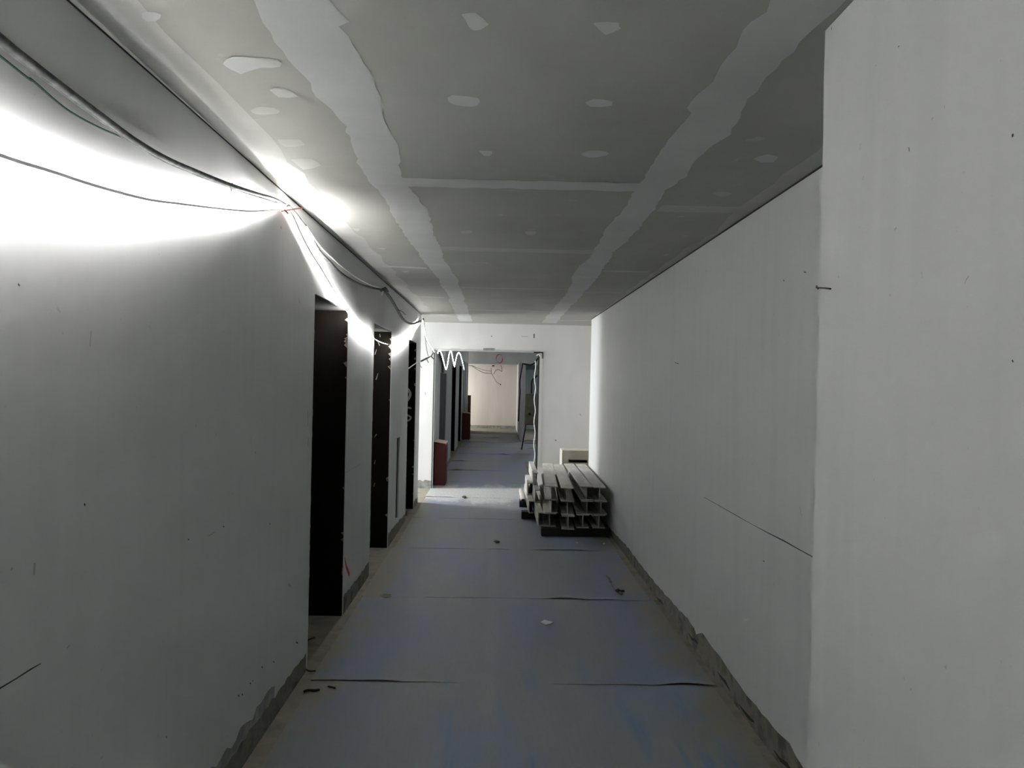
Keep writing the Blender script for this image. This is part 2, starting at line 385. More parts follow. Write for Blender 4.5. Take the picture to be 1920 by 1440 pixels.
b.stroke([onL(*p) for p in ((-30,1312),(0,1290),(30,1272),(55,1256),(76,1244))], [.004, .004, .003, .004, .002], (1, 0, 0), 'mark')
for p, q, wd, m in (((157,944),(159,948),.005,'mark'), ((64,1055),(63,1078),.008,'mark_soft'), ((33,532),(36,536),.004,'mark'), ((478,846),(479,850),.003,'mark'),
                    ((170,620),(168,650),.004,'mark_soft'), ((470,815),(471,832),.004,'mark_soft'), ((526,424),(527,429),.006,'mark'), ((125,1215),(130,1210),.004,'mark_soft'),
                    ((505,980),(506,984),.005,'mark'), ((390,1005),(402,998),.003,'mark_soft'), ((352,1011),(354,1012),.004,'mark'), ((418,987),(420,988),.004,'mark'),
                    ((468,1280),(470,1283),.006,'mark'), ((473,1276),(474,1277),.005,'mark'), ((490,1250),(492,1252),.005,'mark'), ((512,1240),(514,1242),.005,'mark'),
                    ((446,1303),(448,1306),.006,'mark'), ((453,1301),(455,1303),.006,'mark'), ((555,1204),(558,1206),.008,'mark'), ((311,1381),(312,1383),.004,'mark'),
                    ((758,772),(757,782),.012,'mark'), ((648,886),(676,870),.004,'mark_soft'), ((560,560),(562,570),.006,'mark_soft'),
                    ((540,1095),(545,1100),.01,'mark_soft'), ((20,1070),(22,1064),.006,'mark_soft'), ((577,770),(577,800),.01,'mark_soft'), ((578,820),(577,836),.012,'mark_soft')):
    b.stroke([onL(*p), onL(*q)], wd, (1, 0, 0), m)
b.stroke([onL(*p) for p in ((646,1046),(649,1062),(655,1079))], [.012, .03, .03], (1, 0, 0), 'red')
b.stroke([onL(*p) for p in ((644,1062),(642,1068),(641,1078))], [.012, .035, .012], (1, 0, 0), 'pink', .0008)
# ragged plaster edges at the doorways
for (y0, y1, z1) in D:
    for yy, s in ((y0, -1), (y1, 1)):
        for i in range(9):
            z = rnd(.15, 1.9); h = rnd(.01, .04)
            b.add([(XL+.0015, yy, z-h), (XL+.0015, yy-s*.0, z+h), (XL+.0015, yy+s*rnd(.006, .02), z+rnd(-h, h)*.4)], [(0, 1, 2)], 'chip')
b.build('wall_left', kind='structure')

# ---- doorway linings (dark) behind the three openings
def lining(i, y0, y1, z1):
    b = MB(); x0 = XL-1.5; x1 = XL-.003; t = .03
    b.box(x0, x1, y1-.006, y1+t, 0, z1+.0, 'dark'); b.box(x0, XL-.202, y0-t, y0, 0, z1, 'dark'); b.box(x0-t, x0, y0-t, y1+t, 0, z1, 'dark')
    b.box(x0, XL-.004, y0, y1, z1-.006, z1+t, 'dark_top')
    # chips on the arris of the far reveal
    for k in range(10):
        z = rnd(.1, z1-.02) if k > 4 else z1-rnd(.03, .35); s = rnd(.008, .03)
        b.poly([(x1-s, y1-.008, z), (x1, y1-.008, z+s*rnd(.4, 1)), (x1, y1-.008, z-s*rnd(.6, 1.3))], 'raw')
    if i == 3:
        f = lambda x, y: at(x, y, 1, y1-.007)
        b.stroke(spline([f(*p) for p in ((771,766),(767,764.5),(762,766),(759,771),(762,777),(770,782),(768,787),(763,789),(757,787))], 3), .022, (0, -1, 0), 'chalk', .002)
        b.stroke(spline([f(*p) for p in ((761,729),(765,730),(769,737),(768,744),(763,752),(758,757))], 3), [.03]*16, (0, -1, 0), 'chalk', .002)
        b.stroke([f(777,721), f(778.5,721)], .035, (0, -1, 0), 'chip', .002)
        b.box(XL-1.4, XL-.02, y0+.32, y0+.36, 0, .05, 'raw')
    if i == 2:
        f = lambda x, y: at(x, y, 1, y1-.007)
        for p, q in (((702,820),(706,814)), ((712,626),(713,632)), ((706,655),(703,665)), ((709,700),(705,712)), ((708,640),(712,648)), ((704,862),(702,870)), ((703,905),(701,912)), ((724,898),(727,902))):
            b.stroke([f(*p), f(*q)], [.004, .009], (0, -1, 0), 'raw', .002)
    b.build('door_%d' % i, kind='structure')
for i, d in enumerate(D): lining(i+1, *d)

# ---- cross wall with the big opening
XO0 = at(820, 655, 1, YE).x; XO1 = at(1013, 700, 1, YE).x; ZO = 1.99
b = MB()
b.box(-4.2, XF, YE, YE+.22, 0, ZC+.12, 'end_wall')
b.box(XF, XO1, YE, YE+.22, ZO, ZC+.12, 'end_wall')
b.box(XO1, 4.0, YE, YE+.22, 0, ZC+.12, 'end_wall')
fe = lambda x, y: at(x, y, 1, YE)
# ragged lintel edge, repaired patch, bare foot
P = jag([Vector((XF, YE-.003, ZO)), Vector((XO1, YE-.003, ZO))], .008, .05, 2); k = len(P)
b.add([Vector((p.x, p.y, ZO+.02+abs(p.z-ZO))) for p in P]+[Vector((p.x, p.y, ZO-.004)) for p in P], [(i, i+1, k+i+1, k+i) for i in range(k-1)], 'putty')
b.stroke([fe(906,655), fe(928,655)], .035, (0, -1, 0), 'raw_thin', .004)
for p, q, wd, m in (((1001.5,626),(1001.5,634),.014,'mark'), ((921,630),(923,631),.012,'mark'), ((1087,776),(1090,779),.012,'mark_soft'), ((1041,825),(1043,826),.014,'mark'), ((978,631),(990,631),.008,'mark_soft'), ((797,735),(798,741),.01,'mark_soft')):
    b.stroke([fe(*p), fe(*q)], wd, (0, -1, 0), m)
P = jag([Vector((-1.9, YE-.003, .09)), Vector((XF, YE-.003, .11))], .02, .04, 2); k = len(P)
b.add(P+[Vector((p.x, p.y, 0)) for p in P], [(i, i+1, k+i+1, k+i) for i in range(k-1)], 'raw_thin')
b.build('wall_end', kind='structure')
# jamb corner beads on the right side of the opening and the bent bracket
b = MB()
b.box(XO1-.012, XO1+.03, YE-.008, YE+.0, 0.35, ZO, 'paper')
b.box(XO1-.035, XO1-.012, YE+.01, YE+.04, 0.1, ZO-.02, 'gap')
b.box(XO1-.006, XO1, YE+.05, YE+.21, 0, ZO, 'putty')
b.build('trim_1', kind='structure')
b = MB(); b.box(XF-.0, XF+.012, YE-.006, YE+.02, 0, ZO, 'gap'); b.box(XF+.012, XF+.022, YE-.004, YE+.02, 0, ZO, 'putty'); b.build('trim_2_edge_shade', kind='structure')  # dark strip stands in for shading along the left jamb edge

# ---- side passages and room closing walls
b = MB(); b.box(-4.2, XL-.2, YLE-.2, YLE, 0, ZC, 'wall'); b.build('wall_side_passage', kind='structure')
b = MB(); b.box(XR+.2, 4.0, YRE-.2, YRE, 0, ZC, 'wall'); b.box(3.8, 4.0, YRE, YE, 0, ZC, 'wall'); b.build('wall_right_passage', kind='structure')
b = MB(); b.box(T, XR+.2, YB-.2, YB, 0, ZC, 'wall'); b.build('wall_back', kind='structure')

# ---- far corridor
b = MB()
far_doors = [(12.05, 13.6, 1.68), (15.2, 16.6, 1.93), (18.0, 19.3, 1.93)]
ys = YE+.22
for y0, y1, z1 in far_doors:
    b.box(XF-.2, XF, ys, y0, 0, ZF, 'wall'); b.box(XF-.2, XF, y0, y1, z1, ZF, 'wall'); ys = y1
b.box(XF-.2, XF, ys, 23.6, 0, ZF, 'wall')
for y in (20.2, 21.2, 22.4): b.box(XF, XF+.03, y, y+.12, 0, 2.1, 'beam')
b.build('wall_far_left', kind='structure')
b = MB()
y0, y1, z1 = far_doors[0]
b.box(XF-.05, XF-.015, y0, y1, 0, z1, 'leaf'); b.build('door_4', kind='structure')
for i, (y0, y1, z1) in enumerate(far_doors[1:]):
    b = MB(); b.box(XF-1.0, XF-.003, y1, y1+.03, 0, z1, 'dark'); b.box(XF-1.0, XF-.2, y0-.03, y0, 0, z1, 'dark'); b.box(XF-1.03, XF-1.0, y0, y1, 0, z1, 'dark')
    b.box(XF-1.0, XF-.01, y0, y1, z1, z1+.03, 'dark_top'); b.build('door_%d' % (5+i), kind='structure')
b = MB(); XQ = at(971, 750, 1, YF).x
b.box(-2.6, XQ+.02, YF, YF+.2, 0, ZF, 'wall_warm'); b.build('wall_far_end', kind='structure')
b = MB(); b.box(XQ+.02, 2.4, YF, YF+.2, 0, ZF, 'wall_blue'); b.build('wall_far_blue', kind='structure')
b = MB(); xq = at(978, 750, 1, 19.6).x
b.box(xq, xq+.09, 19.6, YF, 0, 2.13, 'beam'); b.build('wall_far_partition', kind='structure')
b = MB(); b.box(2.2, 2.4, YE+.22, YF, 0, ZF, 'wall_blue'); b.build('wall_far_right', kind='structure')
b = MB(); b.box(-2.6, 2.4, YF-.55, YF-.35, 2.125, ZF, 'beam')
fb = lambda x, y: at(x, y, 1, YF-.55)
ring = [fb(936.5+6*math.cos(a), 672.5+8*math.sin(a)) for a in [2*math.pi*k/20 for k in range(21)]]
b.stroke(ring, [.022+.012*math.sin(k*.6) for k in range(21)], (0, -1, 0), 'redring', .003)
b.build('wall_far_lintel', kind='structure')
b = MB(); b.box(-2.6, 2.4, YE+.22, YF+.2, ZF, ZF+.1, 'board'); b.build('ceiling_far', kind='structure')
b = MB(); b.box(-.9, XQ, YF-.02, YF, 0, .10, 'raw_thin'); b.build('baseboard_far', kind='structure')

# ================================================================ FLOOR SHEETS
edges = [-2.3, -.75, .78, 2.30, 3.83, 5.34, 6.90, 8.43, 9.94, 11.46, 13.0, 14.5, 16.0, 17.6, 19.1, 20.6, 22.1]
names = ['nearest the camera and under the photographer', 'just in front of the photographer, behind the frame edge', 'filling the bottom edge, with strong blue streaks',
         'with a white paper scrap lying on it', 'lying just past the white paper scrap, below the girder stack', 'in front of the timber under the girder stack',
         'beside the stacked steel girders', 'running up to the bright patch of daylight', 'lit by daylight at the passage crossing',
         'just inside the big wall opening', 'second beyond the big wall opening', 'third beyond the big wall opening', 'fourth beyond the big wall opening, before the stool legs',
         'under the legs of the distribution box', 'beside the farther maroon extinguisher box', 'next to last before the far wall']
def sheet(i, y0, y1):
    xa = -.925+rnd(-.02, .02); xb = (1.15 if y0 < 8.8 else .50)+rnd(-.015, .015)
    if y0 < 8.8 < y1: xb = .9
    if 9.9 > y0 > 9: xb = 1.0
    if y0 > 10: xa = XF+.06
    if y0 > 10.5 or y1 > 11: xb = XO1-.05
    if y0 > 13: xb = .62 if y0 > 18 else 1.5
    nx = 44; rows = [0, .004, .03, .07, .12, None, -.06, -.02, 0]
    me = MB(); V = []
    ny = len(rows)
    f1 = [rnd(0, 6.28) for _ in range(8)]
    def lift(x, k):  # curled stretches of the edge
        v = math.sin(x*3.1+f1[k])+.7*math.sin(x*7.3+f1[k+1])+.4*math.sin(x*17+f1[k+2])
        return max(0, v-.35)*.0085
    def wob(x, k): return .006*math.sin(x*5+f1[k])+.003*math.sin(x*19+f1[k+1])
    tt = .0025
    for layer in (0, 1):
        for j, r in enumerate(rows):
            for q in range(nx+1):
                x = xa+(xb-xa)*q/nx
                if r is None: y = (y0+y1)/2; z = .0
                elif j < 5: y = y0+.004+wob(x, 0)+r; z = lift(x, 2)*max(0, 1-r/.12)**1.5
                else: y = y1-.004+wob(x, 5)+r; z = lift(x, 4)*.25*(1 if r == 0 else .3)
                ex = .006*math.sin(y*9+q)*(1 if q in (0, nx) else 0)
                V.append((x+ex, y, .0015+z+(tt if layer == 0 else 0)))
    n1 = nx+1; o = n1*ny; Fc = []
    for j in range(ny-1):
        for q in range(nx):
            a = j*n1+q; Fc.append((a, a+1, a+n1+1, a+n1)); Fc.append((o+a+n1, o+a+n1+1, o+a+1, o+a))
    for q in range(nx):
        Fc.append((q+o, q+1+o, q+1, q)); a = (ny-1)*n1+q; Fc.append((a, a+1, a+1+o, a+o))
    for j in range(ny-1):
        a = j*n1; Fc.append((a, a+n1, a+n1+o, a+o)); a += nx; Fc.append((a+o, a+n1+o, a+n1, a))
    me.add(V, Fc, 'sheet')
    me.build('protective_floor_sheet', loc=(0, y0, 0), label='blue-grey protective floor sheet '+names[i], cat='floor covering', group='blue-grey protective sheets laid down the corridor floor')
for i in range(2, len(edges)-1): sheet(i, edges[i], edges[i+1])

# ================================================================ LIGHT STRIPS AND CABLES ON THE LEFT WALL
def strip(path, angs, label, name='led_light_strip', wd=.007, th=.003, mled='led', segs=8, group='led light strips along the left walls', dvec=None):
    """flat light tape; the diodes look along the direction given by an angle: 0 = to the wall (-x), 90 = down, -90 = up, 180 = to the corridor"""
    P = spline(path, segs); n = len(P)
    root = empty(name, P[0], label, 'light strip', group)
    A = []
    for i in range(n):
        t = i/(n-1)*(len(angs)-1); k = min(int(t), len(angs)-2); A.append(angs[k]*(1-(t-k))+angs[k+1]*(t-k))
    body = []; face = []
    for i, p in enumerate(P):
        t = (P[min(i+1, n-1)]-P[max(i-1, 0)]).normalized(); a = math.radians(A[i])
        d = Vector(dvec) if dvec else Vector((-math.cos(a), 0, -math.sin(a))); d = (d-t*d.dot(t)).normalized(); s = t.cross(d)
        body.append([p+s*wd/2, p-s*wd/2, p-s*wd/2+d*th, p+s*wd/2+d*th])
        face.append([p+s*wd*.42+d*(th+.0006), p-s*wd*.42+d*(th+.0006)])
    me = MB(); vs = [v for r in body for v in r]; fs = []
    for i in range(n-1):
        for k in range(4): fs.append((i*4+k, i*4+(k+1) % 4, (i+1)*4+(k+1) % 4, (i+1)*4+k))
    me.add(vs, fs, 'grey_plastic'); me.build('tape', parent=root)
    me = MB(); vs = [v for r in face for v in r]
    me.add(vs, [(2*i, 2*i+2, 2*i+3, 2*i+1) for i in range(n-1)], mled); me.build('diode_face', parent=root, label='glowing white diode face')
    return root
def W(px, py, off=.04): return at(px, py, 0, XL+off)
A0 = W(0, 290, .06)
strip([Vector((XL+.05, -2.9, 2.25)), Vector((XL+.06, -1.6, 1.98)), Vector((XL+.06, -.5, 2.30)), Vector((XL+.06, .2, 2.20)), Vector((XL+.06, .75, 2.02)), W(-150,225,.06), A0, W(100,322,.05), W(180,348,.045), W(270,372,.04), W(330,381,.035), W(430,393,.03), W(480,396,.03), W(530,392,.03)],
      [5, 5, 5, 5, 6, 10, 12, 10, 6, 0, -15, -85], 'thin drooping light strip washing the nearest left wall white, up to the ceiling corner')
strip([W(537,391,.03), W(548,402,.035), W(565,440,.03), W(583,474,.03), W(600,500,.03), W(622,537,.03), W(640,566,.03), W(660,595,.03), W(682,619,.03), W(704,636,.03)],
      [-110, -105, -100, -85, -50, -10, 0, 0, 10, 0], 'light strip dropping diagonally over the first dark doorway to the second')
strip([W(706,637,.03), W(720,643,.03), W(735,646,.03), W(748,646,.03), W(762,639,.03), W(775,626,.03), W(783,614,.03), W(788,606,.03)],
      [30, 60, 10, 10, 0, 0, -20, -30], 'light strip looping past the third dark doorway up to the left wall end')
strip([Vector((XL+.02, YLE-.03, 2.31)), at(796,622,1,9.8), at(800,636,1,10.1), at(806,648,1,10.4), at(814,660,1,10.68)],
      [140, 150, 150, 150, 150], 'short light strip crossing the side passage to the big opening', mled='led_far', wd=.008)
def Wf(px, py, off=.05): return at(px, py, 0, XF+off)
strip([Wf(820,662), Wf(824,657), Wf(829,668), Wf(833,684), Wf(836,692), Wf(839,682), Wf(842,664), Wf(845,656)], [150]*8,
      'light strip drooping in a v over the blue-grey door just inside the opening', mled='led_far', wd=.02, dvec=(.7, -.7, 0))
strip([Wf(845,656), Wf(847,664), Wf(850,680), Wf(852,687), Wf(854,676), Wf(857,665), Wf(860,661)], [150]*7,
      'light strip drooping in a v between the two narrow dark doorways far down the corridor', mled='led_far', wd=.024, dvec=(.7, -.7, 0))
strip([Wf(860,661), Wf(863,665), Wf(866,676), Wf(869,688), Wf(870,693)], [150]*5,
      'farthest light strip, a short slanting length at the end of the far left wall', mled='led_far', wd=.02, dvec=(.7, -.7, 0))

def cable(name, pts, r, m, label, cat='cable', group=None, n=8, segs=8, loc=None):
    P = spline(pts, segs); b = MB(); b.tube(P, r, m, n)
    return b.build(name, smooth=True, label=label, cat=cat, group=group, loc=P[0])
nearpts = [(3,75),(62,122),(125,170),(187,216),(250,262),(312,298),(375,325),(431,347),(480,363),(512,372),(535,384)]
P0 = [Vector((XL+.05, -2.9, 2.3)), Vector((XL+.05, -1.0, 2.15)), Vector((XL+.05, .3, 2.31)), Vector((XL+.05, .85, 2.30)), W(-150,-60,.05)]
cable('power_cable', P0+[W(x, y, .05-.003*i) for i, (x, y) in enumerate(nearpts)], [.011-.00003*i for i in range(200)][:(len(P0)+len(nearpts)-1)*8+1], 'cable', 'thick dark cable sagging along the nearest left wall up to the ceiling fixing')
cable('power_cable', [p-Vector((0, 0, .012)) for p in P0]+[W(x, y+9-i*.8, .045-.003*i) for i, (x, y) in enumerate(nearpts[:-3])]+[W(478,368,.02), W(520,381,.02)], .005, 'cable', 'thinner dark cable clinging just under the thick one on the nearest left wall')
cable('green_wire', [Vector((XL+.01, .5, 2.25)), W(0,105,.012), W(60,150,.012), W(125,205,.012), W(190,241,.012), W(240,262,.012), W(280,284,.012), W(312,301,.012)], .0025, 'green',
      'thin green wire hanging below the thick cable at the upper left', 'wire')
b = MB(); b.tube([W(425,343,.03), W(431,349,.035), W(434,357,.03)], .003, 'green'); b.tube([W(428,346,.035), W(436,344,.03)], .002, 'green')
b.build('cable_tie', label='small frayed green tie knotted round the thick cable', cat='cable tie')
b = MB(); b.tube([W(528,396,.03), W(545,393,.05), W(568,390,.07)], .0028, 'wirered'); b.tube([W(534,394,.04), W(540,400,.045)], .004, 'wirered')
b.build('steel_hook', label='reddish metal rod at the ceiling corner holding the nearest light strip', cat='hook')
cable('power_cable', [W(541,387,.02), W(556,404,.018), W(568,420,.016), W(577,430,.016), W(587,450,.016), W(598,470,.016), W(619,492,.016), W(640,513,.016), W(671,532,.016), W(702,541,.016), W(720,543,.02)], .009, 'cable',
      'dark cable sagging above the first dark doorway')
cable('white_cord', [W(575,425,.03), W(590,448,.026), W(603,465,.026), W(622,483,.026), W(645,503,.026), W(668,520,.026), W(695,534,.026), W(718,541,.026)], .004, 'white_wire',
      'thin pale cord running just above the sagging dark cable', 'cord')
cable('power_cable', [W(720,543,.03), W(733,560,.016), W(746,582,.016), W(755,597,.016), W(764,605,.016), W(775,607,.016), W(783,604,.02), W(788,602,.03)], .012, 'cable',
      'dark cable dropping from the wire knot to the end of the left wall')
b = MB()
b.tube([W(715,544,.03), W(722,541,.04), W(726,546,.04)], .014, 'cable'); b.tube([W(718,546,.04), W(716,553,.04)], .006, 'white_wire')
b.build('wire_knot', label='bunched wire knot on the wall above the second dark doorway', cat='wire')
b = MB(); b.tube([W(746,580,.02), W(755,585,.05), W(760,590,.06)], .004, 'cable'); b.build('wire_tail', label='short wire tail sticking off the cable over the third dark doorway', cat='wire')
f2 = lambda x, y, Y: at(x, y, 1, Y)
cable('power_cable', [Vector((XL+.03, YLE-.04, 2.33)), f2(796,616,9.8), f2(799,632,10.1), f2(801,640,10.3), f2(810,655,10.66), f2(812,662,10.7), f2(809,668,10.7), f2(813,673,10.72)], .008, 'cable',
      'dark cable crossing the side passage beside the bright strip')
cable('thin_wire', [f2(797,630,10.1), f2(799,648,10.5), f2(801,660,10.68), f2(803,668,10.7)], .004, 'cable', 'fine wire hanging in front of the bright wall strip left of the opening', 'wire')
b = MB(); b.tube([f2(789,677.5,10.5), f2(800,672,10.6), f2(808,668,10.7)], [.014, .014, .006], 'cable'); b.tube([f2(800,674,10.68), f2(803,680,10.7)], .01, 'raw_thin')
b.build('cable_stub', label='dark taped cable stub pointing down-left from the opening corner', cat='cable')
b = MB(); b.tube([at(766,691,0,XL+.03), at(774,685,0,XL+.03), at(783,679,0,XL+.03)], .006, 'white_wire'); b.tube([at(783,679,0,XL+.03), at(791,690,0,XL+.06)], .004, 'white_wire')
b.build('bare_wire', label='forked pale wire sticking out across the third dark doorway', cat='wire')
cable('power_cable', [Wf(823,657,.03), Wf(827,672,.03), Wf(830,684,.03), Wf(830,699,.03)], .02, 'cable', 'dark cable hanging down to the top of the blue-grey door')

# wavy cord and cable on the right jamb
P = [f2(1003.5+1.1*math.sin(k*1.1)-k*.07, 676+k*7.3, YE-.03) for k in range(30)]
cable('wavy_cord', P, .006, 'white_wire', 'wavy white cord hanging down the right jamb of the big opening', 'cord', segs=4)
b = MB(); b.box(XO1-.10, XO1+.035, YE-.012, YE+.0, ZO-.012, ZO+.006, 'gap'); b.box(XO1+.022, XO1+.036, YE-.012, YE+.0, ZO-.09, ZO, 'gap')
b.tube([f2(1006,667,YE-.02), f2(1010,664,YE-.03), f2(1012,668,YE-.02)], .008, 'white_wire')
b.build('corner_bracket', label='small dark angle bracket at the top right corner of the big opening', cat='bracket')
b = MB(); b.tube([at(1531,539,0,XP-.004), at(1534,539.5,0,XP-.006), at(1546,540,0,XP-.008), at(1557,541.5,0,XP-.012)], [.0022, .0018, .0016, .0022], 'black', 8)
b.tube([at(1531,536,0,XP-.004), at(1534,542,0,XP-.004)], .0016, 'black', 6)
b.build('nail', label='black bent nail stuck into the edge of the near right pier', cat='nail')

# far wiring
fw_ = lambda x, y: at(x, y, 1, YF-.62)
b = MB(); c0 = fw_(925,686); b.box(c0.x-.04, c0.x+.04, c0.y, c0.y+.05, c0.z-.018, c0.z+.018, 'black')
b.build('junction_box', label='small black junction box under the far beam', cat='junction box')
cable('ceiling_wire', [fw_(868,683), fw_(884,686), fw_(897,694), fw_(908,699), fw_(922,700)], .008, 'cable', 'lower loose wire looping under the far beam from the left', 'wire', 'loose wires under the far beam')
cable('ceiling_wire', [fw_(884,685), fw_(896,690), fw_(908,694), fw_(921,696)], .006, 'cable', 'upper loose wire looping under the far beam from the left', 'wire', 'loose wires under the far beam')
cable('ceiling_wire', [fw_(921,690), fw_(922,700), fw_(926,708), fw_(931,716), fw_(937,720)], .007, 'cable', 'loose wire dangling lowest below the junction box', 'wire', 'loose wires under the far beam')
b = MB(); c0 = fw_(938.5,721); b.box(c0.x-.018, c0.x+.018, c0.y-.01, c0.y+.03, c0.z-.018, c0.z+.018, 'black'); b.build('wire_connector', label='small black connector on the end of the dangling wire', cat='connector')
cable('ceiling_wire', [fw_(926,702), fw_(928,697), fw_(932,693), fw_(937,694), fw_(941,696), fw_(940,687), fw_(938,685)], .008, 'cable', 'crooked dark wire hanging right of the junction box', 'wire', 'loose wires under the far beam')
fp = lambda x, y: at(x, y, 1, 19.5)
cable('wall_cable', [fp(979,682), fp(986,683), fp(995,684), fp(1002,681), fp(1007,674), fp(1011,668)], .02, 'black', 'black cable strung from the far partition to the right jamb', 'cable')
cable('wall_cable', [fp(980,682), fp(977,700), fp(974.5,716), fp(975,736), fp(974,750), fp(972,790)], .018, 'black', 'black cable running down the edge of the far partition', 'cable')

# ================================================================ DISTRIBUTION BOX ON LEGS
YD = 17.2
c0 = at(985, 738, 1, YD); c1 = at(985, 797, 1, YD); bw = .30; bx = c0.x; zb = c1.z; zt = c0.z
root = empty('distribution_box', (bx+bw/2, YD+.1, 0), 'grey electrical distribution box on tall splayed black legs beyond the opening', 'electrical box')
b = MB(); b.box(bx, bx+bw, YD+.006, YD+.2, zb, zt, 'boxgrey'); b.build('cabinet', parent=root, bevel=.006)
b = MB(); b.box(bx+.015, bx+bw-.015, YD-.006, YD+.006, zb+.02, zt-.02, 'boxgrey'); dr = b.build('door', parent=root, bevel=.003)
b = MB(); k0 = at(993, 776, 1, YD); b.tube([(k0.x, YD-.004, k0.z), (k0.x, YD-.025, k0.z)], .032, 'black', 14); lk = b.build('lock', parent=dr, label='round black lock'); 
for sx_ in (0, 1):
    for sy_ in (0, 1):
        x0 = bx+.03+sx_*(bw-.06); y0 = YD+.02+sy_*.16; ox = (-.085 if sx_ == 0 else .03); oy = (-.06 if sy_ == 0 else .06)
        b = MB(); b.tube([(x0+ox, y0+oy, 0.004), (x0, y0, zb)], .011, 'black', 6); b.build('leg', parent=root)
b = MB(); b.tube([(bx+.0, YD-.005, .16), (bx+bw-.02, YD-.005, .16)], .008, 'black', 6); b.tube([(bx+.0, YD-.005, .21), (bx+bw-.02, YD-.005, .21)], .008, 'black', 6)
b.tube([(bx-.01, YD-.01, .19), (bx-.01, YD+.2, .19)], .008, 'black', 6); b.build('stretcher', parent=root)
fd = lambda x, y: at(x, y, 1, YD+.05)
cable('supply_cable', [fd(996.5,738), fd(996.5,728), fd(997,716), fd(999,711), fd(1004,707), fd(1010,702)], .022, 'black', 'thick black cable curving into the top of the distribution box', 'cable')

# ================================================================ EXTINGUISHER BOXES, BROWN BOARD
def ext_box(y, px0, px1, pyt, lab, depth=.38):
    a = at(px0, pyt, 1, y); c = at(px1, pyt, 1, y); z = a.z-.02
    root = empty('extinguisher_box', ((a.x+c.x)/2, y+depth/2, 0), lab, 'extinguisher box', 'maroon extinguisher boxes against the far left wall')
    sh = max(0, XF+.012-a.x); a.x += sh; c.x += sh*.6
    b = MB(); b.box(a.x, c.x, y, y+depth, .0, z, 'maroon'); b.build('cabinet', parent=root, bevel=.004)
    b = MB(); b.add([(a.x-.005, y-.01, z+.025), (c.x+.01, y-.01, z-.0), (c.x+.01, y+depth, z-.0), (a.x-.005, y+depth, z+.025),
                     (a.x-.005, y-.01, z+.04), (c.x+.01, y-.01, z+.014), (c.x+.01, y+depth, z+.014), (a.x-.005, y+depth, z+.04)],
                    [(3,2,1,0),(4,5,6,7),(0,1,5,4),(1,2,6,5),(2,3,7,6),(3,0,4,7)], 'pinktop'); b.build('lid', parent=root, label='dusty pink sloping lid')
    b = MB(); b.box(c.x, c.x+.006, y+.02, y+depth-.02, .03, z-.03, 'maroon'); d = b.build('door', parent=root)
    b = MB(); b.box(c.x+.006, c.x+.018, y+.05, y+.07, z*.5, z*.5+.08, 'boxgrey'); b.build('handle', parent=d)
ext_box(11.05, 808.5, 832, 829, 'nearer maroon extinguisher box with a pale lid at the left jamb of the opening')
ext_box(19.9, 862.5, 878.5, 774, 'farther maroon extinguisher box, small, near the far left end')
b = MB(); a = at(877, 741, 1, 22.6); c = at(883, 741, 1, 22.6)
b.box(a.x, c.x, 22.6, 22.66, 0, a.z, 'brown'); b.box(a.x, c.x, 22.59, 22.6, .1, a.z-.04, 'brown'); b.build('board_panel', label='brown upright board standing behind the farther maroon box', cat='board')

# ================================================================ STEEL GIRDER STACK
YS = 7.50; HB = .138; ZB = .088
def hbeam(front, back, wid, h, label, group, rows=None):
    d = Vector(back)-Vector(front); L = d.length; ang = math.atan2(d.x, d.y)
    tf, tw = .009, .007; hw = wid/2
    prof = [(-hw,0),(hw,0),(hw,tf),(tw/2,tf),(tw/2,h-tf),(hw,h-tf),(hw,h),(-hw,h),(-hw,h-tf),(-tw/2,h-tf),(-tw/2,tf),(-hw,tf)]
    nseg = 8; vs = []
    for k in range(nseg+1):
        for x, z in prof: vs.append((x, L*k/nseg, z))
    n = len(prof); fs = []
    for k in range(nseg):
        for i in range(n): fs.append((k*n+i, k*n+(i+1) % n, (k+1)*n+(i+1) % n, (k+1)*n+i))
    me = MB(); me.add(vs, [(a_, b_, c_, d_)[::-1] for a_, b_, c_, d_ in fs], 'steel')
    for o, rev in ((0, False), (nseg*n, True)):
        for f in ((0,1,2,3,10,11), (3,4,9,10), (4,5,6,7,8,9)):
            g = [o+i for i in f]; me.f.append(g if not rev else g[::-1]); me.m.append(0)
    ob = me.build('steel_girder', label=label, cat='steel beam', group=group)
    ob.location = front; ob.rotation_euler = (0, 0, -ang); return ob
cols = ['leftmost', 'second from left', 'third from left', 'rightmost']
fx = {0: [(1034,911,1026,874), (1064,913,1046,870), (1100,912,1066,868.6), (1124,910,1095,868.6)],
      1: [(1034,938,1024,890), (1064.6,940,1054,890), (1101,938,1072,890), (1127,937,1104,890)],
      2: [(1031,964,1020,905), (1065.5,967,1050,905), (1093,964,1074,905), (1123.5,964,1096,905)]}
rown = ['top layer', 'middle layer', 'bottom layer']
stagger = {(0,1): -.10, (0,0): .0, (0,2): .02, (1,1): -.04, (2,1): -.09, (2,0): .04, (1,0): .03}
zr = [ZB+2*(HB+.002), ZB+HB+.001, ZB]
